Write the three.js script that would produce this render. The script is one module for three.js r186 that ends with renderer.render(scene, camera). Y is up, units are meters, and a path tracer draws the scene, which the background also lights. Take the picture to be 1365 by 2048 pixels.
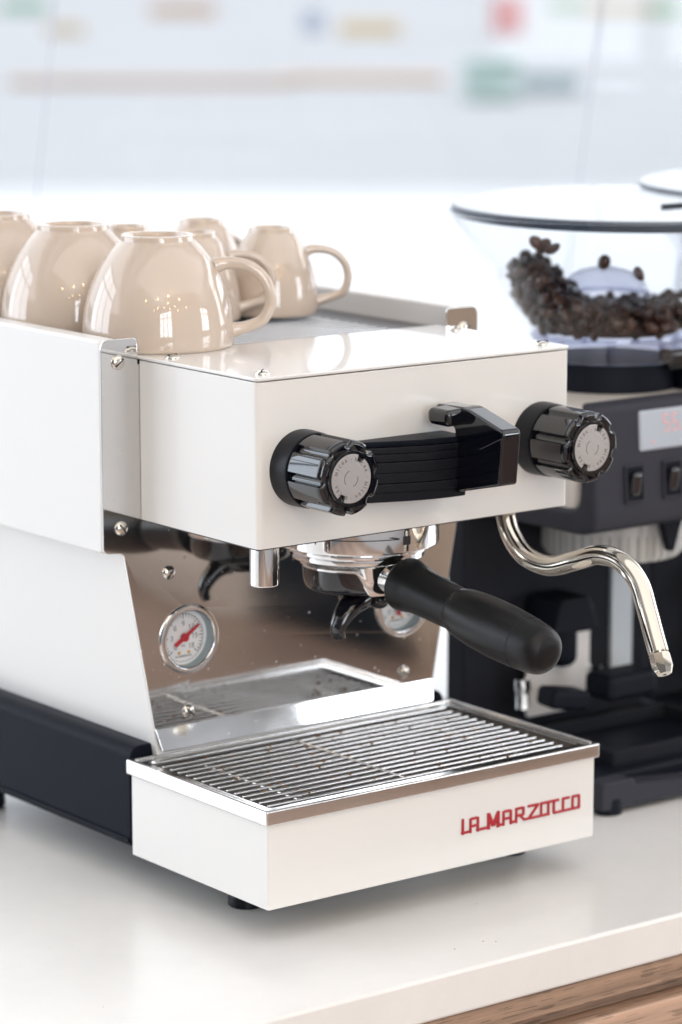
import * as THREE from 'three';
import { RoundedBoxGeometry } from 'three/addons/geometries/RoundedBoxGeometry.js';
import { mergeGeometries } from 'three/addons/utils/BufferGeometryUtils.js';
import { RectAreaLightUniformsLib } from 'three/addons/lights/RectAreaLightUniformsLib.js';

// ---------------------------------------------------------------- camera, light, exposure
const scene = new THREE.Scene();
const YAW = 0.6518, PITCH = 0.1845, FPX = 6251.6;
const camera = new THREE.PerspectiveCamera(2 * Math.atan(1024 / FPX) * 180 / Math.PI, 682 / 1024, 0.05, 250);
const EYE = new THREE.Vector3(-1.0153, 0.5787, 1.3997);
const FWD = new THREE.Vector3(Math.sin(YAW) * Math.cos(PITCH), -Math.sin(PITCH), -Math.cos(YAW) * Math.cos(PITCH));
camera.position.copy(EYE);
camera.lookAt(EYE.clone().add(FWD));
camera.focus = 1.79;
camera.userData.fStop = 6.0;

scene.background = new THREE.Color(0.2, 0.2, 0.205);
RectAreaLightUniformsLib.init();
const LIGHTS = {
  groundFill: { color: [0.96, 1.0, 1.06], L: 0.95 },       // added overhead panel, unseen, lighting the pale ground behind the glass
  window: { color: [0.90, 1.0, 1.12], L: 3.6 },      // bright window left of the counter
  front: { color: [0.93, 1.0, 1.08], L: 7.4 },       // right window across the room, plus an added left one for fill
  side: { color: [0.97, 1.0, 1.05], L: 3.8 },        // window beyond the grinders on the right
  interior: { color: [0.98, 1.0, 1.02], L: 0.7 },    // added ceiling panel, fill light over the counter
};
const renderer = new THREE.WebGLRenderer({ antialias: true });
renderer.toneMapping = THREE.LinearToneMapping;
renderer.toneMappingExposure = 1.0;
renderer.shadowMap.enabled = true;

// ---------------------------------------------------------------- helpers
let seed = 12345;
const rnd = () => { seed = (seed + 0x6d2b79f5) | 0; let t = Math.imul(seed ^ (seed >>> 15), 1 | seed); t = (t + Math.imul(t ^ (t >>> 7), 61 | t)) ^ t; return ((t ^ (t >>> 14)) >>> 0) / 4294967296; };
const rr = (a, b) => a + (b - a) * rnd();
const used = {};
function numbered(name) { const n = used[name] ?? 0; used[name] = n + 1; return n ? name + '_' + String(n).padStart(3, '0') : name; }
const V = (x, y, z) => new THREE.Vector3(x, y, z);
function tag(o, label, category, group) { o.userData.label = label; if (category) o.userData.category = category; if (group) o.userData.group = group; return o; }
function thing(name, pos, label, category, group, ry = 0) {
  const g = new THREE.Group(); g.name = numbered(name); g.position.set(...pos); g.rotation.y = ry;
  scene.add(g); return tag(g, label, category, group);
}
function mesh(name, geo, mat, parent, pos, rot, label) {
  const m = new THREE.Mesh(geo, mat); m.name = parent === scene ? numbered(name) : name;
  if (pos) m.position.set(...pos);
  if (rot) m.rotation.set(...rot);
  m.castShadow = m.receiveShadow = true;
  if (label) m.userData.label = label;
  (parent || scene).add(m); return m;
}
function structure(name, geo, mat, pos, rot) { const m = mesh(name, geo, mat, scene, pos, rot); m.userData.kind = 'structure'; return m; }
const merge = (list) => mergeGeometries(list.map((g) => { const h = g.index ? g.toNonIndexed() : g.clone(); for (const k of Object.keys(h.attributes)) if (!['position', 'normal', 'uv'].includes(k)) h.deleteAttribute(k); return h; }), false);
const moved = (g, x, y, z, rx = 0, ry = 0, rz = 0) => { const m = new THREE.Matrix4().makeRotationFromEuler(new THREE.Euler(rx, ry, rz)); m.setPosition(x, y, z); return g.clone().applyMatrix4(m); };
const rbox = (w, h, d, r = 0.001, s = 3) => new RoundedBoxGeometry(w, h, d, s, Math.min(r, w / 2.01, h / 2.01, d / 2.01));
function polyShape(pts, radii) {             // closed polygon with rounded corners
  const s = new THREE.Shape(), n = pts.length;
  for (let i = 0; i < n; i++) {
    const a = pts[(i + n - 1) % n], b = pts[i], c = pts[(i + 1) % n];
    const r = Array.isArray(radii) ? radii[i] : radii;
    const A = new THREE.Vector2(a[0] - b[0], a[1] - b[1]), C = new THREE.Vector2(c[0] - b[0], c[1] - b[1]);
    const ra = Math.min(r, A.length() * 0.49), rc = Math.min(r, C.length() * 0.49);
    A.setLength(ra); C.setLength(rc);
    if (i === 0) s.moveTo(b[0] + A.x, b[1] + A.y); else s.lineTo(b[0] + A.x, b[1] + A.y);
    s.quadraticCurveTo(b[0], b[1], b[0] + C.x, b[1] + C.y);
  }
  s.closePath(); return s;
}
const rectShape = (x0, y0, x1, y1, r) => polyShape([[x0, y0], [x1, y0], [x1, y1], [x0, y1]], r);
function extrude(shape, depth, bevel = 0, curveSegments = 10, bs = 2) {
  const g = new THREE.ExtrudeGeometry(shape, { depth: depth - 2 * bevel, bevelEnabled: bevel > 0, bevelSize: bevel, bevelThickness: bevel, bevelOffset: -bevel, bevelSegments: bs, curveSegments });
  g.translate(0, 0, bevel);
  return toCreasedNormals(g, 0.6);
}
// normals weighted by the area of the faces, split where faces meet at more than the angle: flat sheets stay flat up to their bevels
function toCreasedNormals(geo, angle) {
  const g = geo.index ? geo.toNonIndexed() : geo, p = g.attributes.position, n = p.count, cosA = Math.cos(angle), keys = new Map(), face = [], unit = [];
  const a = V(0, 0, 0), b = V(0, 0, 0), c = V(0, 0, 0);
  for (let i = 0; i < n; i += 3) {
    a.fromBufferAttribute(p, i); b.fromBufferAttribute(p, i + 1); c.fromBufferAttribute(p, i + 2);
    const f = new THREE.Vector3().crossVectors(b.clone().sub(a), c.clone().sub(a)); face.push(f); unit.push(f.clone().normalize());
    for (let k = 0; k < 3; k++) { const key = Math.round(p.getX(i + k) * 2e6) + ',' + Math.round(p.getY(i + k) * 2e6) + ',' + Math.round(p.getZ(i + k) * 2e6); if (!keys.has(key)) keys.set(key, []); keys.get(key).push(i / 3); }
  }
  const out = new Float32Array(n * 3), sum = new THREE.Vector3();
  for (let i = 0; i < n; i++) {
    const t = Math.floor(i / 3), key = Math.round(p.getX(i) * 2e6) + ',' + Math.round(p.getY(i) * 2e6) + ',' + Math.round(p.getZ(i) * 2e6);
    sum.set(0, 0, 0);
    for (const f of keys.get(key)) if (unit[f].dot(unit[t]) > cosA) sum.add(face[f]);
    if (sum.lengthSq() < 1e-30) sum.copy(unit[t]); sum.normalize(); out[i * 3] = sum.x; out[i * 3 + 1] = sum.y; out[i * 3 + 2] = sum.z;
  }
  g.setAttribute('normal', new THREE.BufferAttribute(out, 3)); return g;
}
const upright = (g) => g.clone().applyMatrix4(new THREE.Matrix4().makeRotationX(-Math.PI / 2)); // shape (x, -z) extruded upwards
function lathe(pts, seg = 64) { return toCreasedNormals(new THREE.LatheGeometry(pts.map((p) => new THREE.Vector2(p[0], p[1])), seg), 0.7); }
function latheSmooth(pts, seg = 64, n = 60, crease = 0.7) {
  const c = new THREE.SplineCurve(pts.map((p) => new THREE.Vector2(p[0], p[1])));
  return toCreasedNormals(new THREE.LatheGeometry(c.getPoints(n).map((p) => new THREE.Vector2(Math.max(p.x, 0), p.y)), seg), crease);
}
function sweep(pts, radius, n = 40, m = 16, cap = true) {  // tube of varying elliptical section; radius(t) -> [a, b]
  const curve = pts.isCurve ? pts : new THREE.CatmullRomCurve3(pts), f = curve.computeFrenetFrames(n, false), pos = [], idx = [];
  for (let i = 0; i <= n; i++) {
    const t = i / n, p = curve.getPointAt(t), [a, b] = [].concat(radius(t)).length > 1 ? radius(t) : [radius(t), radius(t)].flat();
    for (let j = 0; j < m; j++) { const w = j / m * 2 * Math.PI, q = p.clone().addScaledVector(f.normals[i], Math.cos(w) * a).addScaledVector(f.binormals[i], Math.sin(w) * b); pos.push(q.x, q.y, q.z); }
  }
  for (let i = 0; i < n; i++) for (let j = 0; j < m; j++) { const a = i * m + j, b = i * m + (j + 1) % m, c = a + m, d = b + m; idx.push(a, b, c, b, d, c); }
  if (cap) for (const [i, flip] of [[0, 1], [n, 0]]) { const p = curve.getPointAt(i / n), k = pos.length / 3; pos.push(p.x, p.y, p.z); for (let j = 0; j < m; j++) { const a = i * m + j, b = i * m + (j + 1) % m; flip ? idx.push(k, b, a) : idx.push(k, a, b); } }
  const g = new THREE.BufferGeometry(); g.setAttribute('position', new THREE.Float32BufferAttribute(pos, 3)); g.setIndex(idx);
  g.setAttribute('uv', new THREE.Float32BufferAttribute(new Float32Array(pos.length / 3 * 2), 2));
  return toCreasedNormals(g, 0.9);
}
const along = (dir) => new THREE.Quaternion().setFromUnitVectors(V(0, 1, 0), dir.clone().normalize());

// noise and textures
function hash(x, y, s) { let h = Math.imul(x | 0, 374761393) ^ Math.imul(y | 0, 668265263) ^ Math.imul(s | 0, 1274126177); h = Math.imul(h ^ (h >>> 13), 1274126177); return ((h ^ (h >>> 16)) >>> 0) / 4294967296; }
function vnoise(x, y, px, py, s) { const ix = Math.floor(x), iy = Math.floor(y), fx = x - ix, fy = y - iy, u = fx * fx * (3 - 2 * fx), v = fy * fy * (3 - 2 * fy), w = (a, p) => ((a % p) + p) % p;
  const h = (a, b) => hash(w(a, px), w(b, py), s); return (h(ix, iy) * (1 - u) + h(ix + 1, iy) * u) * (1 - v) + (h(ix, iy + 1) * (1 - u) + h(ix + 1, iy + 1) * u) * v; }
function dataTex(n, fn, srgb, m = n) {
  const d = new Uint8Array(n * m * 4);
  for (let y = 0; y < m; y++) for (let x = 0; x < n; x++) { const c = fn(x / n, y / m, x, y); for (let k = 0; k < 3; k++) d[(y * n + x) * 4 + k] = Math.max(0, Math.min(255, Math.round((Array.isArray(c) ? c[k] : c) * 255))); d[(y * n + x) * 4 + 3] = 255; }
  const t = new THREE.DataTexture(d, n, m); t.magFilter = THREE.LinearFilter; t.minFilter = THREE.LinearMipmapLinearFilter; t.generateMipmaps = true; t.wrapS = t.wrapT = THREE.RepeatWrapping; if (srgb) t.colorSpace = THREE.SRGBColorSpace; t.needsUpdate = true; return t;
}
function repeat(t, x, y) { const c = t.clone(); c.repeat.set(x, y); c.needsUpdate = true; return c; }
function canvasTex(w, h, draw) { const c = document.createElement('canvas'); c.width = w; c.height = h; draw(c.getContext('2d'), w, h); const t = new THREE.CanvasTexture(c); t.colorSpace = THREE.SRGBColorSpace; t.anisotropy = 8; return t; }
function boxUV(g, k = 1) {                    // uv in metres, by the main direction of each face
  const h = g.index ? g.toNonIndexed() : g, p = h.attributes.position, n = h.attributes.normal, uv = new Float32Array(p.count * 2);
  for (let i = 0; i < p.count; i++) { const ax = Math.abs(n.getX(i)), ay = Math.abs(n.getY(i)), az = Math.abs(n.getZ(i)); const [u, v] = ay > ax && ay > az ? [p.getX(i), p.getZ(i)] : ax > az ? [p.getZ(i), p.getY(i)] : [p.getX(i), p.getY(i)]; uv[i * 2] = u * k; uv[i * 2 + 1] = v * k; }
  h.setAttribute('uv', new THREE.BufferAttribute(uv, 2)); return h;
}

// ---------------------------------------------------------------- materials
const std = (o) => new THREE.MeshStandardMaterial(o), phys = (o) => new THREE.MeshPhysicalMaterial(o);
const lin = (r, g, b) => new THREE.Color().setRGB(r, g, b);
const orangePeel = dataTex(256, (u, v) => 0.5 * vnoise(u * 64, v * 64, 64, 64, 3) + 0.5 * vnoise(u * 20, v * 20, 20, 20, 4));
const smudge = dataTex(512, (u, v, x, y) => {
  const a = vnoise(u * 6, v * 6, 6, 6, 11) * 0.6 + vnoise(u * 17, v * 17, 17, 17, 12) * 0.4, b = vnoise(u * 5, v * 180, 5, 180, 13);
  return 0.10 + 0.16 * a * a + 0.05 * b;
});
const spotted = dataTex(1024, (() => {        // dried splashes on the polished sheet
  const spots = []; let s = 77; const q = () => { s = Math.imul(s ^ (s >>> 15), 0x2c1b3c6d) + 0x9e3779b9 | 0; return ((s ^ (s >>> 13)) >>> 0) / 4294967296; };
  for (let i = 0; i < 240; i++) spots.push([q(), q(), 0.0009 + 0.0042 * q() * q() * q()]);
  const grid = new Map();
  for (const p of spots) { const k = Math.floor(p[0] * 32) + ',' + Math.floor(p[1] * 32); for (let dx = -1; dx <= 1; dx++) for (let dy = -1; dy <= 1; dy++) { const kk = (Math.floor(p[0] * 32) + dx) + ',' + (Math.floor(p[1] * 32) + dy); if (!grid.has(kk)) grid.set(kk, []); grid.get(kk).push(p); } }
  return (u, v) => { let m = 0; for (const p of grid.get(Math.floor(u * 32) + ',' + Math.floor(v * 32)) || []) if (Math.hypot(u - p[0], v - p[1]) < p[2]) m = 1; return m ? 0.62 : 0.035 + 0.05 * vnoise(u * 9, v * 9, 9, 9, 21) ** 2; };
})());
const M = {};
M.white = phys({ color: lin(0.80, 0.785, 0.76), roughness: 0.42, clearcoat: 0.75, clearcoatRoughness: 0.10, bumpMap: repeat(orangePeel, 6, 6), bumpScale: 0.00003 });
M.whiteSide = phys({ color: lin(0.80, 0.79, 0.775), roughness: 0.5, clearcoat: 0.45, clearcoatRoughness: 0.2 });
M.lid = phys({ color: lin(0.80, 0.79, 0.775), roughness: 0.4, clearcoat: 1, clearcoatRoughness: 0.03, bumpMap: repeat(orangePeel, 4, 4), bumpScale: 0.00002 });
M.mirror = std({ color: lin(0.73, 0.72, 0.715), metalness: 1, roughness: 1, roughnessMap: repeat(spotted, 4, 4) });
M.apron = std({ color: lin(0.82, 0.82, 0.82), metalness: 1, roughness: 1, roughnessMap: repeat(spotted, 5, 5) });
M.steel = std({ color: lin(0.74, 0.72, 0.70), metalness: 1, roughness: 1, roughnessMap: repeat(smudge, 3, 3) });
M.rim = std({ color: lin(0.76, 0.74, 0.72), metalness: 1, roughness: 1, roughnessMap: repeat(smudge, 5, 5) });
M.chrome = std({ color: lin(0.86, 0.86, 0.86), metalness: 1, roughness: 0.04 });
M.wire = std({ color: lin(0.84, 0.83, 0.82), metalness: 1, roughness: 0.2 });
M.wand = std({ color: lin(0.68, 0.63, 0.55), metalness: 1, roughness: 0.09 });
M.screw = std({ color: lin(0.70, 0.66, 0.60), metalness: 1, roughness: 0.18 });
M.slot = std({ color: lin(0.05, 0.045, 0.04), metalness: 0.6, roughness: 0.5 });
M.blackGloss = phys({ color: lin(0.003, 0.0035, 0.007), roughness: 0.06, ior: 1.72 });
M.blackSatin = phys({ color: lin(0.006, 0.007, 0.011), roughness: 0.36, specularIntensity: 0.4, bumpMap: repeat(orangePeel, 8, 8), bumpScale: 0.00003 });
M.rubber = phys({ color: lin(0.009, 0.009, 0.010), roughness: 0.37, specularIntensity: 0.5, bumpMap: repeat(orangePeel, 10, 6), bumpScale: 0.00006 });
M.baseBlack = phys({ color: lin(0.007, 0.009, 0.015), roughness: 0.34, specularIntensity: 0.09, bumpMap: repeat(orangePeel, 8, 8), bumpScale: 0.00004 });
M.dark = std({ color: lin(0.01, 0.01, 0.012), roughness: 0.7 });
M.red = phys({ color: lin(0.42, 0.006, 0.018), roughness: 0.35, clearcoat: 0.5, clearcoatRoughness: 0.15 });
M.needle = phys({ color: lin(0.55, 0.02, 0.04), roughness: 0.45 });
M.print = std({ color: lin(0.012, 0.012, 0.014), roughness: 0.6 });
M.ceramic = phys({ color: lin(0.595, 0.49, 0.405), roughness: 0.04, ior: 1.75 });
M.glass = phys({ color: lin(0.97, 0.98, 0.98), transmission: 1, thickness: 0, roughness: 0.02, ior: 1.45 });
M.pane = phys({ color: lin(0.97, 0.985, 0.99), transmission: 1, thickness: 0, roughness: 0.0, ior: 1.4, specularIntensity: 0.35 });
M.clear = phys({ color: lin(0.958, 0.962, 0.972), transmission: 1, thickness: 0, roughness: 0.0, ior: 1.4, specularIntensity: 0.6 });
M.clearThick = phys({ color: lin(0.80, 0.81, 0.87), transmission: 1, thickness: 0, roughness: 0.05, ior: 1.6 });

// ---------------------------------------------------------------- the setting: counter, floor, light sources
const XC = 0.1255;                            // the machine's middle
{
  const speck = dataTex(512, (u, v, x, y) => { const n = 0.5 * vnoise(u * 9, v * 9, 9, 9, 31) + 0.3 * vnoise(u * 40, v * 40, 40, 40, 32) + 0.2 * hash(x, y, 5); const k = 0.955 + 0.03 * n; return [k, k * 0.993, k * 0.982]; }, true);
  const quartz = phys({ color: lin(0.92, 0.92, 0.92), map: repeat(speck, 3, 3), roughness: 0.34, clearcoat: 0.35, clearcoatRoughness: 0.22 });
  const slab = boxUV(rbox(5.2, 0.0265, 1.02, 0.0025, 3));
  structure('countertop', slab, quartz, [1.1, -0.01325, -0.4122]);

  const grain = (s, tone) => dataTex(1024, (u, v) => {
    const warp = 0.02 * vnoise(u * 3, v * 10, 3, 10, s) + 0.006 * vnoise(u * 9, v * 40, 9, 40, s + 1);
    const ring = vnoise(u * 2, (v + warp) * 40, 2, 40, s + 2) * 0.5 + vnoise(u * 4, (v + warp) * 110, 4, 110, s + 3) * 0.3 + vnoise(u * 30, v * 256, 30, 256, s + 4) * 0.2;
    const pore = vnoise(u * 40, v * 340, 40, 340, s + 5) > 0.78 ? 0.80 : 1, k = (0.72 + 0.42 * ring) * pore;
    return [tone[0] * k, tone[1] * k, tone[2] * k];
  }, true);
  const woodA = std({ map: repeat(grain(41, [0.72, 0.60, 0.51]), 1.6, 5), roughness: 0.55 }), woodB = std({ map: repeat(grain(61, [0.80, 0.67, 0.58]), 1.3, 3.2), roughness: 0.55 });
  for (const m of [woodA, woodB]) { m.bumpMap = m.map; m.bumpScale = 0.0004; }
  const cab = thing('wooden_cabinet', [1.1, 0, 0.085], 'oak wood cabinet front with a dark groove below the white countertop', 'cabinet');
  mesh('rail', boxUV(rbox(5.2, 0.0145, 0.02, 0.0008)), woodA, cab, [0, -0.0345, 0]);
  mesh('groove', boxUV(rbox(5.2, 0.010, 0.016, 0.0005)), woodA, cab, [0, -0.0469, -0.0100]);
  mesh('drawer_front', boxUV(rbox(5.2, 0.30, 0.02, 0.0015)), woodB, cab, [0, -0.2025, 0.001]);
  mesh('carcass', rbox(5.16, 0.80, 0.88, 0.002), woodA, cab, [0, -0.4550, -0.480]);

  const floorTex = dataTex(1024, (u, v) => { const b = Math.floor(v * 8), o = hash(b, 3, 9), e = (v * 8) % 1; const n = vnoise(u * 5 + o * 5, v * 300, 5, 300, 71) * 0.5 + vnoise(u * 20, v * 80, 20, 80, 72) * 0.5; const k = (0.75 + 0.25 * o + 0.2 * n) * (e < 0.02 ? 0.55 : 1); return [0.68 * k, 0.59 * k, 0.54 * k]; }, true);
  const fl = new THREE.PlaneGeometry(14, 5.0).rotateX(-Math.PI / 2);
  structure('wood_floor', fl, std({ map: repeat(floorTex, 4, 6), roughness: 0.45 }), [2.5, -0.9, 2.05]);

  // interior ceiling over the counter side and the wall at its far end
  structure('ceiling', new THREE.BoxGeometry(14, 0.12, 5.2), std({ color: lin(0.70, 0.69, 0.67), roughness: 0.9 }), [2.5, 2.60, 2.0]);
  structure('wall', new THREE.BoxGeometry(14, 3.45, 0.15), std({ color: lin(0.50, 0.52, 0.55), roughness: 0.9 }), [2.5, 0.8, 4.6]);
  structure('side_wall', new THREE.BoxGeometry(0.15, 3.45, 4.9), std({ color: lin(0.62, 0.60, 0.57), roughness: 0.9 }), [9.55, 0.8, 2.05]);

  // what the polished sheet mirrors: a row of cabinets standing along the wood floor
  for (const [z0, z1, c, label] of [[3.20, 3.70, [0.010, 0.019, 0.03], 'dark blue cabinet across the wood floor, mirrored in the steel back plate'], [3.73, 4.42, [0.78, 0.73, 0.68], 'long pale cabinet left of the dark blue cabinet across the wood floor'], [1.9, 3.17, [0.55, 0.46, 0.38], 'tan cabinet right of the dark blue cabinet across the wood floor']]) {
    const t = thing('room_cabinet', [3.18, -0.9, (z0 + z1) / 2], label, 'cabinet'), m = phys({ color: lin(...c), roughness: 0.7, specularIntensity: 0.4 });
    mesh('cabinet_body', rbox(0.66, 1.15, z1 - z0, 0.008), m, t, [0, 0.635, 0]);
    mesh('plinth', rbox(0.62, 0.055, z1 - z0 - 0.02, 0.004), m, t, [0, 0.03, 0]);
  }
}
// pale ground beyond the glass, far kerb and guessed shapes for the blurred far things
const plazaTex = dataTex(512, (u, v, x, y) => { const k = 0.955 + 0.015 * vnoise(u * 7, v * 7, 7, 7, 81) + 0.03 * vnoise(u * 50, v * 50, 50, 50, 82); return [k, k, k]; }, true);
structure('pale_ground', new THREE.PlaneGeometry(170, 140).rotateX(-Math.PI / 2), phys({ color: lin(0.545, 0.54, 0.545), map: repeat(plazaTex, 20, 16), roughness: 1, specularIntensity: 0 }), [38, -0.93, -71.2]);

// points on the pale ground by pixel row of the photograph (for placing the far things where they stand)
const RIGHT = V(Math.cos(YAW), 0, Math.sin(YAW)), UP = new THREE.Vector3().crossVectors(RIGHT, FWD);
function ray(u, v) { return FWD.clone().addScaledVector(RIGHT, (u - 682.5) / FPX).addScaledVector(UP, (1024 - v) / FPX); }
function onY(u, v, y) { const d = ray(u, v); return EYE.clone().addScaledVector(d, (y - EYE.y) / d.y); }
function atDepth(u, v, k) { return EYE.clone().addScaledVector(ray(u, v), k); }
{
  // nearer white paved apron of the terrace
  const g = new THREE.BoxGeometry(60, 0.06, 13.2);
  const e = onY(600, 405, -0.87), back = V(-Math.sin(YAW), 0, Math.cos(YAW)).multiplyScalar(6.6);
  const e2 = onY(600, 372, -0.87), back2 = V(-Math.sin(YAW), 0, Math.cos(YAW)).multiplyScalar(2.0);
  structure('blend_strip', new THREE.BoxGeometry(60, 0.05, 4.0), phys({ color: lin(0.66, 0.66, 0.67), roughness: 1, specularIntensity: 0 }), [e2.x + back2.x, -0.905, e2.z + back2.z], [0, -YAW, 0]);  // added mid tone that imitates the soft brightness step up to the terrace
  structure('white_terrace', g, phys({ color: lin(0.9, 0.9, 0.9), roughness: 1, specularIntensity: 0 }), [e.x + back.x, -0.90, e.z + back.z], [0, -YAW, 0]);
}
{
  const far = [ // name, u, v of its foot, width px, height px, colour paled to look overexposed, label, category
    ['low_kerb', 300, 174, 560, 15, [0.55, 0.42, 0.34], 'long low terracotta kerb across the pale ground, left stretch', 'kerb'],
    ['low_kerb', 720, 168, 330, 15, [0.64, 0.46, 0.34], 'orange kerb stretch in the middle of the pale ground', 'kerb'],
    ['flower_trough', 985, 205, 110, 85, [0.46, 0.58, 0.545], 'washed-out teal trough standing at the right end of the orange kerb', 'planter'],
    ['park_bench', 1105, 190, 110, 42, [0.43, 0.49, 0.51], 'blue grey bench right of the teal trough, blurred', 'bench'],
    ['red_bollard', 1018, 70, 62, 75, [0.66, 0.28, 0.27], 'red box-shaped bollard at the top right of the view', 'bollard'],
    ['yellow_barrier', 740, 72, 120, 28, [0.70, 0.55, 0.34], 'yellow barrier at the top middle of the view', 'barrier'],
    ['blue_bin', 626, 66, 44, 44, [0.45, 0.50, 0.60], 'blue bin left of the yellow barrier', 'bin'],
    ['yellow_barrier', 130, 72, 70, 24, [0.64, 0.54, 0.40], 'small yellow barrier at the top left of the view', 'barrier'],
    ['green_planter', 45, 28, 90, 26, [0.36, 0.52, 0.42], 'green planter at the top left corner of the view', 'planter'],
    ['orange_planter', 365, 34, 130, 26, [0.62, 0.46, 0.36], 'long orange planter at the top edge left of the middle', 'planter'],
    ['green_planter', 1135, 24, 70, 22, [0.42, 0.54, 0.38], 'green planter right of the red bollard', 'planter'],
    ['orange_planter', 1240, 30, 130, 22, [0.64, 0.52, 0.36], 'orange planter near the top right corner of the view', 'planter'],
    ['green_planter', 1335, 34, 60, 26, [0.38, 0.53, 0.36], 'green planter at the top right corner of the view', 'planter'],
  ];
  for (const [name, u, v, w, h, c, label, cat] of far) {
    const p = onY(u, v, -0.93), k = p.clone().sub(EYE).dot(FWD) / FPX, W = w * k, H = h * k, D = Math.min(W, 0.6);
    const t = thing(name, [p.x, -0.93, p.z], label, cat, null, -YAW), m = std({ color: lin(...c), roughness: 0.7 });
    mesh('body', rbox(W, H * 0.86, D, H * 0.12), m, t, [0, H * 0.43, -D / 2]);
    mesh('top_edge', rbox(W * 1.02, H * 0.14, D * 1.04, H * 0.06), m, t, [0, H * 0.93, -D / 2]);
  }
}
// glass screen between the counter and the terrace, panes leaning towards the counter
{
  const k = 3.0, p0 = atDepth(560, 520, k);
  const t = thing('glass_screen', [p0.x, p0.y, p0.z], 'tilted clear glass screen with thin dark joints behind the coffee machine', 'glass screen', null, -YAW);
  const s = k / FPX, lean = -0.115, tall = 900 * s;
  const edges = [-700, -495, 575, 800, 1100];
  for (let i = 0; i < 4; i++) { const w = (edges[i + 1] - edges[i]) * s - 0.006; mesh('pane', moved(new THREE.BoxGeometry(w, tall, 0.002), (edges[i] + edges[i + 1]) / 2 * s, tall / 2 - 0.1, 0), M.pane, t, null, [0, 0, lean]); }
  const jm = std({ color: lin(0.42, 0.48, 0.58), roughness: 0.5 });
  for (const e of edges.slice(1, 4)) mesh('joint', moved(rbox(e === 800 ? 0.006 : 0.0015, tall, 0.004, 0.0008), e * s, tall / 2 - 0.1, 0), jm, t, null, [0, 0, lean]);
}
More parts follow.
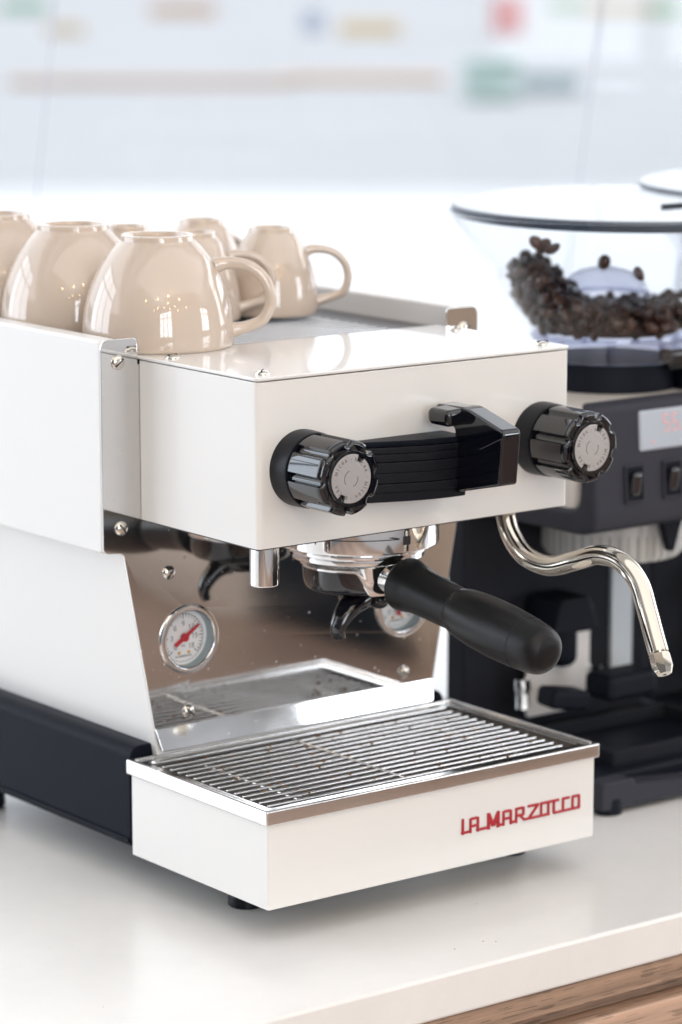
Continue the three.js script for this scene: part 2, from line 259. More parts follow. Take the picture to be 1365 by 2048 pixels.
// lights: added fill panels over the ground and the counter, windows, small spots
function areaLight(name, spec, w, h, pos, look, cells, frameMat) {
  const L = new THREE.RectAreaLight(lin(...spec.color), spec.L, w, h);
  L.name = name + '_light'; L.position.set(...pos); L.lookAt(...look); scene.add(L);
  return L;
}
{
  const a = LIGHTS.groundFill, panel = structure('added_overhead_light_panel', new THREE.BoxGeometry(110, 0.1, 86), std({ color: lin(0.8, 0.8, 0.8), emissive: lin(...a.color), emissiveIntensity: 0.15, roughness: 0.9 }), [28, 6.1, -45.5]);  // unseen glowing panel, added to light the ground beyond the glass
  areaLight('added_overhead_light_panel', a, 108, 84, [28, 6.0, -45.5], [28, 0, -45.5]);
  // a window: glowing pane, frame, mullions, and its light just in front; it looks along its own +z
  const frameMat = std({ color: lin(0.30, 0.29, 0.28), roughness: 0.5 });
  function makeWindow(spec, w, h, pos, ry, cols, label) {
    const t = thing('bright_window', pos, label, 'window', null, ry);
    mesh('window_pane', new THREE.BoxGeometry(w, h, 0.03), std({ color: lin(0.5, 0.5, 0.52), emissive: lin(...spec.color), emissiveIntensity: 0.3, roughness: 0.6 }), t, [0, 0, -0.02]);
    for (const s of [-1, 1]) { mesh('frame', rbox(0.08, h + 0.16, 0.10, 0.006), frameMat, t, [s * (w / 2 + 0.04), 0, 0]); mesh('frame', rbox(w, 0.08, 0.10, 0.006), frameMat, t, [0, s * (h / 2 + 0.04), 0]); }
    for (let i = 1; i < cols; i++) mesh('mullion', rbox(0.07, h, 0.07, 0.006), frameMat, t, [-w / 2 + w * i / cols, 0, 0.05]);
    mesh('transom', rbox(w, 0.06, 0.055, 0.006), frameMat, t, [0, h * 0.22, 0.045]);
    const p = V(0, 0, 0.012).applyAxisAngle(V(0, 1, 0), ry), n = V(0, 0, 5).applyAxisAngle(V(0, 1, 0), ry).add(p).add(V(...pos));
    areaLight('bright_window', spec, w, h, [pos[0] + p.x, pos[1], pos[2] + p.z], n.toArray());
  }
  makeWindow(LIGHTS.window, 2.7, 2.2, [-2.4, 1.15, -2.7], 0.724, 3, 'bright window left of the counter');
  makeWindow(LIGHTS.front, 1.7, 1.8, [-1.9, 1.1, 4.47], Math.PI, 3, 'added unseen light source shaped as a window, left in the wall across the room');  // added, unseen: fill light for the front of the machine
  makeWindow(LIGHTS.front, 1.9, 1.8, [4.42, 1.1, 4.47], Math.PI, 3, 'bright window on the right in the wall across the room');
  makeWindow(LIGHTS.side, 2.6, 1.9, [4.3, 1.2, -0.35], -Math.PI / 2, 4, 'bright window beyond the grinders on the right');
  const c = LIGHTS.interior;
  structure('added_ceiling_light_panel', new THREE.BoxGeometry(6.0, 0.06, 3.0), std({ color: lin(0.8, 0.8, 0.8), emissive: lin(...c.color), emissiveIntensity: 0.15, roughness: 0.9 }), [0.6, 2.44, 1.7]);  // unseen panel added to brighten the counter and the machine from above
  areaLight('added_ceiling_light_panel', c, 5.9, 2.9, [0.6, 2.40, 1.7], [0.6, 0, 1.7]);
  const bulb = new THREE.SphereGeometry(0.045, 20, 14), bm = std({ color: lin(0.9, 0.8, 0.6), emissive: lin(1.0, 0.72, 0.38), emissiveIntensity: 32, roughness: 0.5 });
  const spots = [[-1.9, 2.6], [-1.35, 1.9], [-0.9, 2.9], [-0.6, 2.15], [-0.35, 3.5], [-2.3, 1.5], [-1.6, 3.6], [0.2, 2.7], [-2.6, 2.9], [-1.1, 4.1], [-0.1, 4.0], [0.9, 3.7]];
  spots.forEach(([x, z], i) => {
    const y = 1.75 + 0.35 * hash(i, 2, 8);
    const t = thing('pendant_lamp', [x, y, z], 'small warm globe lamp hanging from the ceiling over the room', 'lamp', 'warm pendant lamps over the room');
    mesh('bulb', bulb, bm, t);
    mesh('cord', new THREE.CylinderGeometry(0.003, 0.003, 2.48 - y, 6), M.dark, t, [0, (2.48 - y) / 2 + 0.045, 0]);
    const p = new THREE.PointLight(lin(1.0, 0.72, 0.38), 0.03); p.position.set(x, y, z); p.name = 'pendant_lamp_light'; p.castShadow = true; scene.add(p);
  });
}

// ---------------------------------------------------------------- the espresso machine
const screwGeo = merge([latheSmooth([[0.0044, 0], [0.0043, 0.0007], [0.0034, 0.0017], [0.0018, 0.0024], [0, 0.0026]], 24, 14)]);
const slotGeo = rbox(0.0072, 0.0013, 0.0009, 0.0002, 1);
function screw(parent, x, y, z, up, turn) {   // up: facing up, else facing the front
  const s = mesh('screw', screwGeo, M.screw, parent, [x, y, z], up ? [0, 0, 0] : [Math.PI / 2, 0, 0]);
  mesh('slot', slotGeo, M.slot, s, [0, 0.00212, 0], [0, turn, 0]); return s;
}
const ZM = -0.1395;                            // the polished sheet's front
const em = thing('espresso_machine', [XC, 0, 0], 'white espresso machine with polished steel back plate and black knobs on the white counter', 'espresso machine');
{
  // upper side panels with softly bent edges
  for (const s of [-1, 1]) {
    const g = extrude(rectShape(-0.397, 0.2114, ZM - 0.0016, 0.3400, 0.0035), 0.0128, 0.0016, 8, 3);  // shape in (z, y)
    g.applyMatrix4(new THREE.Matrix4().makeRotationY(-Math.PI / 2));                                   // z -> -x, x -> z
    mesh('side_panel', boxUV(g), M.whiteSide, em, [s > 0 ? 0.1445 : -0.1317, 0, 0]);
  }
  // lower body, narrowing downwards
  const lbs = polyShape([[-0.1300, 0.2112], [-0.1062, 0.0800], [0.1062, 0.0800], [0.1300, 0.2112]], 0.0008);
  for (const s of [-1, 1]) { const h = new THREE.Path(); h.absarc(s * 0.0834, 0.1518, 0.0198, 0, Math.PI * 2, true); lbs.holes.push(h); }
  const lb = extrude(lbs, 0.249, 0.0004, 24);
  mesh('lower_body', boxUV(lb), M.whiteSide, em, [0, 0, -0.390]);
  const up = rbox(0.262, 0.107, 0.225, 0.002);
  mesh('inner_body', up, M.steel, em, [0, 0.2625, -0.268]);
  // black base, rounded upper edge
  const bs = extrude(polyShape([[-0.1235, 0.0250], [0.1235, 0.0250], [0.1235, 0.0885], [-0.1235, 0.0885]], [0.003, 0.003, 0.010, 0.010]), 0.252, 0.001, 14);
  mesh('base', boxUV(bs), M.baseBlack, em, [0, 0, -0.398]);
  for (const s of [-1, 1]) mesh('base_seam', rbox(0.0012, 0.0028, 0.250, 0.0005), M.baseBlack, em, [s * 0.1240, 0.0292, -0.272]);

  // polished sheet with two tabs and holes for the gauges
  const half = [[0.1445, 0.3402], [0.1445, 0.2118], [0.1301, 0.2104], [0.1090, 0.0985]];
  const pts = [[-0.1185, 0.3402], [-0.1185, 0.3240], [0.1185, 0.3240], [0.1185, 0.3402], ...half, ...half.slice().reverse().map(([x, y]) => [-x, y])];
  const sh = polyShape(pts, [0.004, 0.001, 0.001, 0.004, 0.006, 0.004, 0.003, 0.0004, 0.0004, 0.003, 0.004, 0.006]);
  for (const s of [-1, 1]) { const h = new THREE.Path(); h.absarc(s * 0.0834, 0.1518, 0.0196, 0, Math.PI * 2, true); sh.holes.push(h); }
  mesh('back_plate', boxUV(extrude(sh, 0.0016, 0.0004, 24)), M.mirror, em, [0, 0, ZM - 0.0016]);
  // folded apron below it
  const ap = extrude(polyShape([[-0.1090, 0.0148], [0.1090, 0.0148], [0.1062, 0], [-0.1062, 0]], [0.0012, 0.0012, 0.0015, 0.0015]), 0.002, 0.0006, 6, 3);
  mesh('apron', boxUV(ap), M.apron, em, [0, 0.0841, ZM + 0.0023], [-0.27, 0, 0]);
  for (const [x, y, r] of [[0.1327, 0.3262, 0.7], [0.1316, 0.2260, -0.9], [0.0977, 0.1948, 0.9], [0.0843, 0.1063, -0.7]]) for (const s of [-1, 1]) screw(em, s * x, y, ZM, false, r * (s > 0 ? 0.6 : 1));

  // group cover: bent sheet box, open joint under its lid
  const gc = upright(extrude(polyShape([[-0.1175, -ZM - 0.0003], [-0.1175, 0.0195], [0.1175, 0.0195], [0.1175, -ZM - 0.0003]], [0.0005, 0.0042, 0.0042, 0.0005]), 0.0965, 0.0006, 12));
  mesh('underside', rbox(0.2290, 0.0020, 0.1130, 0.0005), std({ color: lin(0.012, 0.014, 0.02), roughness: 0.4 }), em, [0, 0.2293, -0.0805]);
  mesh('group_cover', boxUV(gc), M.white, em, [0, 0.2299, 0]);
  const lid = upright(extrude(polyShape([[-0.1182, 0.1470], [-0.1182, 0.0187], [0.1182, 0.0187], [0.1182, 0.1470]], [0.0008, 0.0048, 0.0048, 0.0008]), 0.0020, 0.0006, 12, 3));
  mesh('lid', boxUV(lid), M.lid, em, [0, 0.3270, 0]);
  for (const [x, z, r] of [[-0.1055, -0.031, 0.8], [0.1055, -0.031, -0.3], [-0.108, -0.118, 0.2], [0.108, -0.118, 1.1]]) screw(em, x, 0.3290, z, true, r);

  // cup rest between the side panels
  const rest = rbox(0.262, 0.004, 0.245, 0.001);
  mesh('cup_rest', boxUV(rest), std({ color: lin(0.11, 0.11, 0.125), metalness: 0.9, roughness: 0.3 }), em, [0, 0.3232, -0.2735]);
  for (let i = 0; i < 12; i++) mesh('rest_rib', rbox(0.130, 0.0010, 0.0022, 0.0005, 2), M.wire, em, [0.030, 0.3256, -0.172 - i * 0.0100]);

  // gauges
  const dial = canvasTex(512, 512, (c, w) => {
    c.fillStyle = '#f2f1f3'; c.fillRect(0, 0, w, w); c.translate(w / 2, w / 2); c.textAlign = 'center'; c.textBaseline = 'middle'; c.fillStyle = c.strokeStyle = '#20242c';
    c.lineWidth = 5; c.beginPath(); c.arc(0, 0, 214, -Math.PI * 1.25, Math.PI * 0.25); c.stroke();
    for (let i = 0; i <= 30; i++) { const a = (-225 + i * 9) * Math.PI / 180, big = i % 5 === 0; c.lineWidth = big ? 7 : 5; c.beginPath(); c.moveTo(Math.cos(a) * 210, Math.sin(a) * 210); c.lineTo(Math.cos(a) * (big ? 168 : 184), Math.sin(a) * (big ? 168 : 184)); c.stroke(); }
    c.font = '62px sans-serif';
    for (let i = 0; i <= 6; i++) { const a = (-225 + i * 45) * Math.PI / 180; c.fillText(String(i * 3), Math.cos(a) * 124, Math.sin(a) * 124); }
    c.font = '30px sans-serif'; c.fillText('bar', 0, 78);
    c.font = 'bold 26px sans-serif'; c.fillText('LA MARZOCCO', 0, 176);
    c.lineWidth = 3; c.beginPath(); c.arc(0, 0, 226, 0.35, 2.8); c.stroke();
  });
  const dialMat = std({ map: dial, roughness: 0.6 });
  const bezelGeo = lathe([[0.0176, -0.010], [0.0176, 0.0008], [0.0180, 0.0016], [0.0186, 0.0019], [0.0206, 0.0019], [0.0213, 0.0016], [0.0216, 0.0008], [0.0216, 0.0001], [0.0192, 0.0001]].map(([r, y]) => [r, y]), 96);
  const wallGeo = lathe([[0.0174, -0.0082], [0.0174, 0.0010]], 64);
  const ndl = (() => { const s = polyShape([[-0.0007, 0.0128], [0.0007, 0.0128], [0.0012, 0.002], [0.0013, -0.0085], [-0.0013, -0.0085], [-0.0012, 0.002]], 0.0003); return merge([extrude(s, 0.0006), moved(new THREE.CylinderGeometry(0.0025, 0.0027, 0.0018, 24), 0, 0, 0.0006, Math.PI / 2)]); })();
  for (const [s, value] of [[-1, 12.8], [1, 8.6]]) {
    const g = new THREE.Group(); g.name = 'pressure_gauge'; g.position.set(s * 0.0834, 0.1518, ZM); em.add(g);
    g.userData.label = s < 0 ? 'left pressure gauge, red needle between 12 and 15' : 'right pressure gauge behind the portafilter handle';
    mesh('bezel', bezelGeo, M.chrome, g, null, [Math.PI / 2, 0, 0]);
    mesh('rim_wall', wallGeo, std({ color: lin(0.32, 0.40, 0.44), roughness: 0.4, side: THREE.DoubleSide }), g, null, [Math.PI / 2, 0, 0]);
    mesh('dial_face', new THREE.CircleGeometry(0.0174, 64), dialMat, g, [0, 0, -0.0060]);
    mesh('needle', ndl, M.needle, g, [0, 0, -0.0046], [0, 0, -((value / 18) * 270 - 135) * Math.PI / 180]);
    for (const x of [-0.0032, 0.0040]) mesh('dial_screw', latheSmooth([[0.0011, 0], [0.0009, 0.0005], [0, 0.0007]], 12, 6), std({ color: lin(0.75, 0.45, 0.12), metalness: 0.8, roughness: 0.4 }), g, [x, -0.0098, -0.0060], [Math.PI / 2, 0, 0]);
    mesh('glass', new THREE.CircleGeometry(0.0176, 48), M.glass, g, [0, 0, 0.0004]);
  }

  // knobs
  const capTex = canvasTex(512, 512, (c, w) => {
    c.fillStyle = '#e4e3e3'; c.fillRect(0, 0, w, w); c.translate(w / 2, w / 2);
    for (let i = 0; i < 900; i++) { c.strokeStyle = `rgba(${120 + 120 * hash(i, 1, 2)},${120 + 120 * hash(i, 1, 2)},${120 + 120 * hash(i, 1, 2)},0.10)`; c.beginPath(); const y = (hash(i, 2, 3) - 0.5) * w * 1.5; c.save(); c.rotate(0.7); c.moveTo(-400, y); c.lineTo(400, y); c.stroke(); c.restore(); }
    c.fillStyle = c.strokeStyle = '#6a625e'; c.textAlign = 'center'; c.textBaseline = 'middle'; c.font = '52px sans-serif';
    const word = 'MICRA';
    for (let k = 0; k < 4; k++) { for (let i = 0; i < 5; i++) { c.save(); c.rotate((k * 90 + 45 + (i - 2) * 12.6 - 0) * Math.PI / 180); c.translate(0, -196); c.fillText(word[i], 0, 0); c.restore(); } c.save(); c.rotate(k * Math.PI / 2); c.translate(0, -196); c.fillText('\u00b7', 0, 0); c.restore(); }
    c.lineWidth = 7; c.beginPath(); c.arc(0, 0, 84, -0.2, 1.25); c.stroke(); c.beginPath(); c.arc(0, 0, 84, 2.5, 4.4); c.stroke();
  });
  const capMat = std({ map: capTex, metalness: 1, roughness: 0.30 });
  const capShape = (() => { const R = 0.0142, s = new THREE.Shape(), pts = []; for (let i = 0; i < 180; i++) { const a = i / 180 * 2 * Math.PI, d = Math.min(Math.abs(a - 1.02), Math.abs(a - (1.02 + Math.PI))); const r = d < 0.15 ? R - 0.0036 : R; pts.push(new THREE.Vector2(Math.cos(a) * r, Math.sin(a) * r)); } s.setFromPoints(pts); return s; })();
  const capGeo = (() => { const g = extrude(capShape, 0.0012, 0.0002); const p = g.attributes.position, uv = g.attributes.uv; for (let i = 0; i < p.count; i++) uv.setXY(i, p.getX(i) / 0.0288 + 0.5, p.getY(i) / 0.0288 + 0.5); return g; })();
  const R0 = 0.0218, lobes = 8;
  const fluted = (() => {
    const pts = [];
    for (let k = 0; k < lobes; k++) for (let j = 0; j < 24; j++) {
      const a = (k + j / 24) / lobes * 2 * Math.PI, f = j / 24; const groove = f > 0.70 ? 1 : 0;
      const e = f > 0.70 ? Math.sin((f - 0.70) / 0.30 * Math.PI) : 0, r = groove ? R0 - 0.0008 - 0.0019 * Math.pow(e, 0.5) : R0;
      pts.push(new THREE.Vector2(Math.cos(a) * r, Math.sin(a) * r));
    }
    const s = new THREE.Shape(); s.setFromPoints(pts);
    const g = new THREE.ExtrudeGeometry(s, { depth: 0.0258, bevelEnabled: true, bevelSize: 0.0024, bevelThickness: 0.0032, bevelOffset: -0.0024, bevelSegments: 4, curveSegments: 4 });
    g.translate(0, 0, 0.0032); return toCreasedNormals(g, 0.5);
  })();
  const skirt = lathe([[0.0190, 0], [0.0224, 0], [0.0225, 0.003], [0.0221, 0.0135], [0.0216, 0.0146], [0.0190, 0.0146]], 72);
  const ringGeo = lathe([[0.0142, 0.0020], [0.0158, 0.0020], [0.0162, 0.0012], [0.0163, -0.001], [0.0140, -0.001]], 64);
  for (const [x, y, turn, which] of [[-0.0868, 0.2748, 0.15, 'left'], [0.0945, 0.2742, 0.62, 'right']]) {
    const g = new THREE.Group(); g.name = 'knob'; g.position.set(x, y, -0.0195); em.add(g); g.userData.label = which === 'left' ? 'left black fluted knob with steel cap' : 'right black fluted knob with steel cap';
    mesh('knob_skirt', skirt, M.blackSatin, g, null, [Math.PI / 2, 0, 0]);
    mesh('knob_grip', fluted, M.blackGloss, g, [0, 0, 0.0140], [0, 0, turn]);
    mesh('cap_ring', ringGeo, M.blackGloss, g, [0, 0, 0.0458], [Math.PI / 2, 0, 0]);
    mesh('cap_plate', capGeo, capMat, g, [0, 0, 0.0462], [0, 0, which === 'left' ? 0 : 0.1]);
  }

  // paddle: ribbed body and glossy lever
  const pd = new THREE.Group(); pd.name = 'paddle_switch'; pd.position.set(0, 0, -0.0195); em.add(pd);
  const plan = (k) => polyShape([[-0.0580, 0], [-0.0580, 0.0065 - k], [-0.0300, 0.0170 - k], [-0.010, 0.0235 - k], [0.006, 0.0250 - k], [0.0175, 0.0250 - k], [0.0175, 0]], [0.001, 0.003, 0.008, 0.01, 0.004, 0.002, 0.001]);
  const layers = [[0.2505, 0.0058, 0.0018], [0.2563, 0.0052, 0], [0.2616, 0.0062, 0.0008], [0.2679, 0.0062, 0], [0.2742, 0.0048, 0.0008], [0.2791, 0.0040, 0.0002]];
  mesh('paddle_body', boxUV(merge(layers.map(([y, h, k]) => moved(extrude(plan(k), h, 0.0006, 10), 0, y + h, 0, Math.PI / 2)))), M.blackSatin, pd);
  mesh('paddle_top', boxUV(moved(extrude(polyShape([[-0.0572, 0], [-0.0572, 0.0055], [-0.0300, 0.0160], [-0.010, 0.0227], [0.006, 0.0242], [0.0175, 0.0242], [0.0175, 0]], [0.001, 0.003, 0.008, 0.01, 0.004, 0.002, 0.001]), 0.0034, 0.0010, 10), 0, 0.2865, 0, Math.PI / 2)), M.baseBlack, pd);
  // lever profile in (z, y), plane across x
  const lever = extrude(polyShape([[0.0212, 0.2526], [0.0627, 0.2622], [0.0658, 0.2945], [0.0306, 0.3045], [0.0040, 0.3035], [0.0040, 0.2935], [0.0212, 0.2915]], [0.0015, 0.002, 0.0035, 0.004, 0.002, 0.002, 0.003]), 0.0135, 0.0014, 10, 4);
  lever.applyMatrix4(new THREE.Matrix4().makeRotationY(-Math.PI / 2));
  mesh('lever', lever, M.blackGloss, pd, [0.0230, 0, 0]);
  mesh('lever_rib', (() => { const g = extrude(polyShape([[0.0222, 0.2716], [0.0224, 0.2536], [0.0622, 0.2630], [0.0646, 0.2905]], 0.001), 0.0012, 0.0004, 6); g.applyMatrix4(new THREE.Matrix4().makeRotationY(-Math.PI / 2)); return g; })(), M.blackGloss, pd, [0.0100, 0, 0]);
  mesh('lever_hook', rbox(0.0210, 0.0100, 0.0200, 0.0035, 4), M.blackGloss, pd, [0.0085, 0.2985, 0.0190], [0, 0, 0.05]);

  // group ring with its printed arrow and padlock
  const ring = lathe([[0.030, 0.0300], [0.0480, 0.0300], [0.0480, 0.0215], [0.0494, 0.0205], [0.0497, 0.0190], [0.0497, 0.0016], [0.0492, 0.0004], [0.0482, 0.0], [0.0400, 0.0]], 128);
  const gh = new THREE.Group(); gh.name = 'group_head'; gh.position.set(0, 0.2122, -0.079); em.add(gh);
  mesh('group_ring', ring, M.chrome, gh);
  const RR = 0.04982;
  const bandStrip = (a0, a1, y0, y1) => { const g = new THREE.CylinderGeometry(RR, RR, y1 - y0, 24, 1, true, a0, a1 - a0); g.translate(0, (y0 + y1) / 2, 0); return g; };
  const AB = -0.02, printMark = merge([bandStrip(-1.19, -0.13, 0.0092, 0.0098), bandStrip(-1.19, -1.175, 0.0062, 0.0098), bandStrip(-0.20, -0.13, 0.0098, 0.0102), bandStrip(-0.24, -0.16, 0.0102, 0.0106), bandStrip(-0.27, -0.20, 0.0106, 0.0110), bandStrip(AB - 0.055, AB + 0.055, 0.0056, 0.0108), bandStrip(AB - 0.038, AB - 0.020, 0.0108, 0.0142), bandStrip(AB + 0.020, AB + 0.038, 0.0108, 0.0142), bandStrip(AB - 0.030, AB + 0.030, 0.0140, 0.0151)]);
  mesh('printed_mark', printMark, std({ color: lin(0.012, 0.012, 0.014), roughness: 0.6, side: THREE.DoubleSide }), gh);
  mesh('group_collar', new THREE.CylinderGeometry(0.034, 0.034, 0.02, 48), M.dark, gh, [0, 0.0105, 0]);

  // hot water spout under the box
  mesh('water_spout', lathe([[0, 0.0340], [0.0076, 0.0340], [0.0078, 0.0260], [0.0086, 0.0255], [0.0086, 0.0008], [0.0080, 0.0], [0.0062, 0.0], [0.0060, 0.012], [0, 0.012]], 48), M.chrome, em, [0.0298 - XC, 0.2030, -0.0435]);

  // steam wand
  const wp = [[1004, 985, 1.906], [1010, 1020, 1.905], [1022, 1068, 1.898], [1052, 1112, 1.888], [1100, 1132, 1.875], [1150, 1122, 1.862], [1200, 1110, 1.85], [1244, 1124, 1.839], [1277, 1164, 1.831], [1296, 1225, 1.823], [1308, 1270, 1.818], [1318, 1306, 1.814]].map(([u, v, k]) => atDepth(u, v, k).sub(V(XC, 0, 0)));
  const curve = new THREE.CatmullRomCurve3(wp, false, 'centripetal');
  const wand = mesh('steam_wand', new THREE.TubeGeometry(curve, 120, 0.0061, 24, false), M.wand, em);
  const tipAt = wp[wp.length - 1], dir = curve.getTangentAt(1);
  const tip = mesh('wand_tip', lathe([[0, -0.001], [0.0061, -0.001], [0.0062, 0.0002], [0.0058, 0.0006], [0.0064, 0.0012], [0.0064, 0.0085], [0.0044, 0.0132], [0.0012, 0.0136], [0.0011, 0.012], [0, 0.012]], 8), M.wand, em, tipAt.toArray());
  tip.quaternion.copy(along(dir));

  // feet
  const foot = lathe([[0, 0.0225], [0.0065, 0.0225], [0.0065, 0.009], [0.0105, 0.0075], [0.0112, 0.006], [0.0112, 0.0008], [0.0104, 0], [0, 0]], 36);
  for (const [x, z] of [[-0.088, -0.074], [0.109, -0.062]]) mesh('foot', foot, M.blackSatin, em, [x, 0, z]);
  const foot2 = lathe([[0, 0.026], [0.0105, 0.026], [0.0120, 0.002], [0.011, 0], [0, 0]], 36);
  for (const x of [-0.100, 0.100]) mesh('foot', foot2, M.blackSatin, em, [x, 0, -0.355]);

  // drip tray
  const ts = polyShape([[-XC, 0.1412], [-XC, 0.0], [XC, 0.0], [XC, 0.1412]], [0.0008, 0.0014, 0.0014, 0.0008]);
  ts.holes.push(polyShape([[-XC + 0.0016, 0.1396], [XC - 0.0016, 0.1396], [XC - 0.0016, 0.0016], [-XC + 0.0016, 0.0016]], 0.001));
  const tray = upright(extrude(ts, 0.0512, 0.0006, 8, 3));
  mesh('tray_front', boxUV(tray), M.white, em, [0, 0.0220, 0]);
  const frame = (x, z0, z1, xi, zi0, zi1, r) => { const s = polyShape([[-x, -z0], [-x, -z1], [x, -z1], [x, -z0]], r); const h = polyShape([[-xi, -zi0], [xi, -zi0], [xi, -zi1], [-xi, -zi1]], 0.003); s.holes.push(h); return s; };
  mesh('tray_rim', boxUV(upright(extrude(frame(XC + 0.0024, -0.1441, 0.0024, XC - 0.0012, -0.1404, -0.0010, 0.0018), 0.0090, 0.0011, 8, 4))), M.rim, em, [0, 0.0729, 0]);
  mesh('tray_ledge', boxUV(upright(extrude(frame(XC - 0.0013, -0.1403, -0.0012, XC - 0.0072, -0.1335, -0.0080, 0.0010), 0.0060, 0.0005, 8, 2))), M.rim, em, [0, 0.0745, 0]);
  // the pan inside: brushed steel, open at the top, almost five centimetres deep
  const ps = polyShape([[-0.1230, 0.1386], [-0.1230, 0.0026], [0.1230, 0.0026], [0.1230, 0.1386]], 0.004);
  ps.holes.push(polyShape([[-0.1212, 0.1368], [0.1212, 0.1368], [0.1212, 0.0044], [-0.1212, 0.0044]], 0.003));
  const panMat = std({ color: lin(0.42, 0.41, 0.40), metalness: 1, roughness: 0.34 });
  mesh('tray_pan', merge([moved(upright(extrude(ps, 0.0480, 0.0004, 8)), 0, 0.0255, 0), moved(rbox(0.2440, 0.003, 0.1350, 0.001), 0, 0.0265, -0.0706)]), panMat, em);
  const grate = new THREE.Group(); grate.name = 'grate'; grate.position.set(0, 0.0800, 0); em.add(grate);
  const wire = new THREE.CapsuleGeometry(0.0009, 0.2245, 6, 12).rotateZ(Math.PI / 2);
  for (let i = 0; i < 14; i++) mesh('bar', wire, M.wire, grate, [-0.0035, 0, -0.0125 - i * 0.0083]);
  mesh('back_strip', rbox(0.2290, 0.0026, 0.0042, 0.0012, 3), M.wire, grate, [-0.002, 0.0002, -0.1312]);
  for (const x of [-0.085, 0.085]) mesh('cross_wire', new THREE.CapsuleGeometry(0.0010, 0.112, 5, 8).rotateX(Math.PI / 2), M.wire, grate, [x, -0.0042, -0.0690]);
  mesh('cross_wire', new THREE.CapsuleGeometry(0.0006, 0.112, 5, 8).rotateX(Math.PI / 2), M.wire, grate, [-0.0155, 0.0006, -0.0690]);
  const crumbs = [];
  for (let i = 0; i < 95; i++) crumbs.push(moved(new THREE.IcosahedronGeometry(rr(0.0004, 0.0012), 0), rr(-0.105, 0.10), 0.0009, -0.0125 - Math.floor(rnd() * 14) * 0.0083 + rr(-0.0008, 0.0008), rnd() * 3, rnd() * 3, 0));
  mesh('coffee_crumbs', merge(crumbs), std({ color: lin(0.22, 0.11, 0.04), roughness: 0.9 }), grate).userData.kind = 'stuff';

  // red lettering on the tray, strokes on a grid (height 1)
  const T = 0.17, strokes = [], put = (x, a) => { for (const [x0, y0, x1, y1, t] of a) strokes.push([x + x0, y0, x + x1, y1, t ?? T]); };
  put(0, [[0.08, 0, 0.08, 1], [0.0, 0.08, 0.72, 0.08]]);                                                       // L
  put(0.62, [[0.1, 0, 0.1, 0.92], [0.72, 0, 0.72, 0.92], [0.18, 0.92, 0.64, 0.92], [0.1, 0.42, 0.72, 0.42]]);   // A
  put(1.34, [[-0.08, 0.08, 0.86, 0.08]]);
  put(2.12, [[0.12, 0, 0.12, 1, 0.24], [0.92, 0, 0.92, 1, 0.24], [0.12, 0.96, 0.52, 0.12, 0.26], [0.92, 0.96, 0.52, 0.12, 0.26]]); // M
  put(3.04, [[0, 0.08, 0.42, 0.08]]);
  put(3.40, [[0.1, 0, 0.1, 0.92], [0.72, 0, 0.72, 0.92], [0.18, 0.92, 0.64, 0.92], [0.1, 0.42, 0.72, 0.42]]);   // A
  put(4.10, [[0.0, 0.08, 0.42, 0.08]]);
  put(4.48, [[0.1, 0, 0.1, 0.92], [0.1, 0.92, 0.66, 0.92], [0.72, 0.44, 0.72, 0.92], [0.1, 0.44, 0.66, 0.44], [0.4, 0.44, 0.78, 0.08]]); // R
  put(5.24, [[0.0, 0.08, 0.5, 0.08]]);
  put(5.62, [[0.0, 0.92, 0.86, 0.92], [0.82, 0.9, 0.06, 0.1], [0.02, 0.08, 0.95, 0.08]]);                       // Z
  put(6.52, [[0, 0.08, 0.9, 0.08], [0.2, 0.08, 0.2, 0.92], [0.82, 0.08, 0.82, 0.92], [0.2, 0.92, 1.7, 0.92]]);  // O with its bar
  put(7.56, [[0.26, 0.08, 0.26, 0.92], [0.26, 0.08, 1.1, 0.08]]);                                             // C
  put(8.52, [[0.1, 0.08, 0.1, 0.92], [0.1, 0.92, 0.62, 0.92], [0.1, 0.08, 0.85, 0.08]]);                        // C
  put(9.36, [[0.0, 0.08, 0.7, 0.08], [0.1, 0.08, 0.1, 0.92], [0.66, 0.08, 0.66, 0.92], [0.1, 0.92, 0.66, 0.92]]); // O
  const Hh = 0.0092, sx = 0.0948 / 10.1;
  const geo = strokes.map(([x0, y0, x1, y1, t]) => { const ax = x0 * sx, ay = y0 * Hh, bx = x1 * sx, by = y1 * Hh, w = t * Hh, len = Math.hypot(bx - ax, by - ay) + (x0 === x1 || y0 === y1 ? w * 0.5 : 0); return moved(rbox(len, w, 0.0011 + 0.00004 * ((x0 * 7 + y0 * 3 + y1 * 5) % 3), 0.00025, 2), (ax + bx) / 2, (ay + by) / 2, 0, 0, 0, Math.atan2(by - ay, bx - ax)); });
  mesh('lettering', merge(geo), M.red, em, [0.1440 - XC, 0.0422, 0.0004]);
}

{
  const bits = [];
  for (let i = 0; i < 5; i++) { const r = rr(0.0002, 0.0004); bits.push(moved(new THREE.IcosahedronGeometry(r, 0), rr(-0.15, 0.38), r * 0.5, rr(0.004, 0.09), rnd() * 3, rnd() * 3, 0)); }
  const m = mesh('coffee_grounds', merge(bits), std({ color: lin(0.28, 0.15, 0.06), roughness: 0.9 }), scene);
  m.userData.kind = 'stuff'; m.userData.label = 'few tiny brown coffee grounds scattered on the white countertop';
}
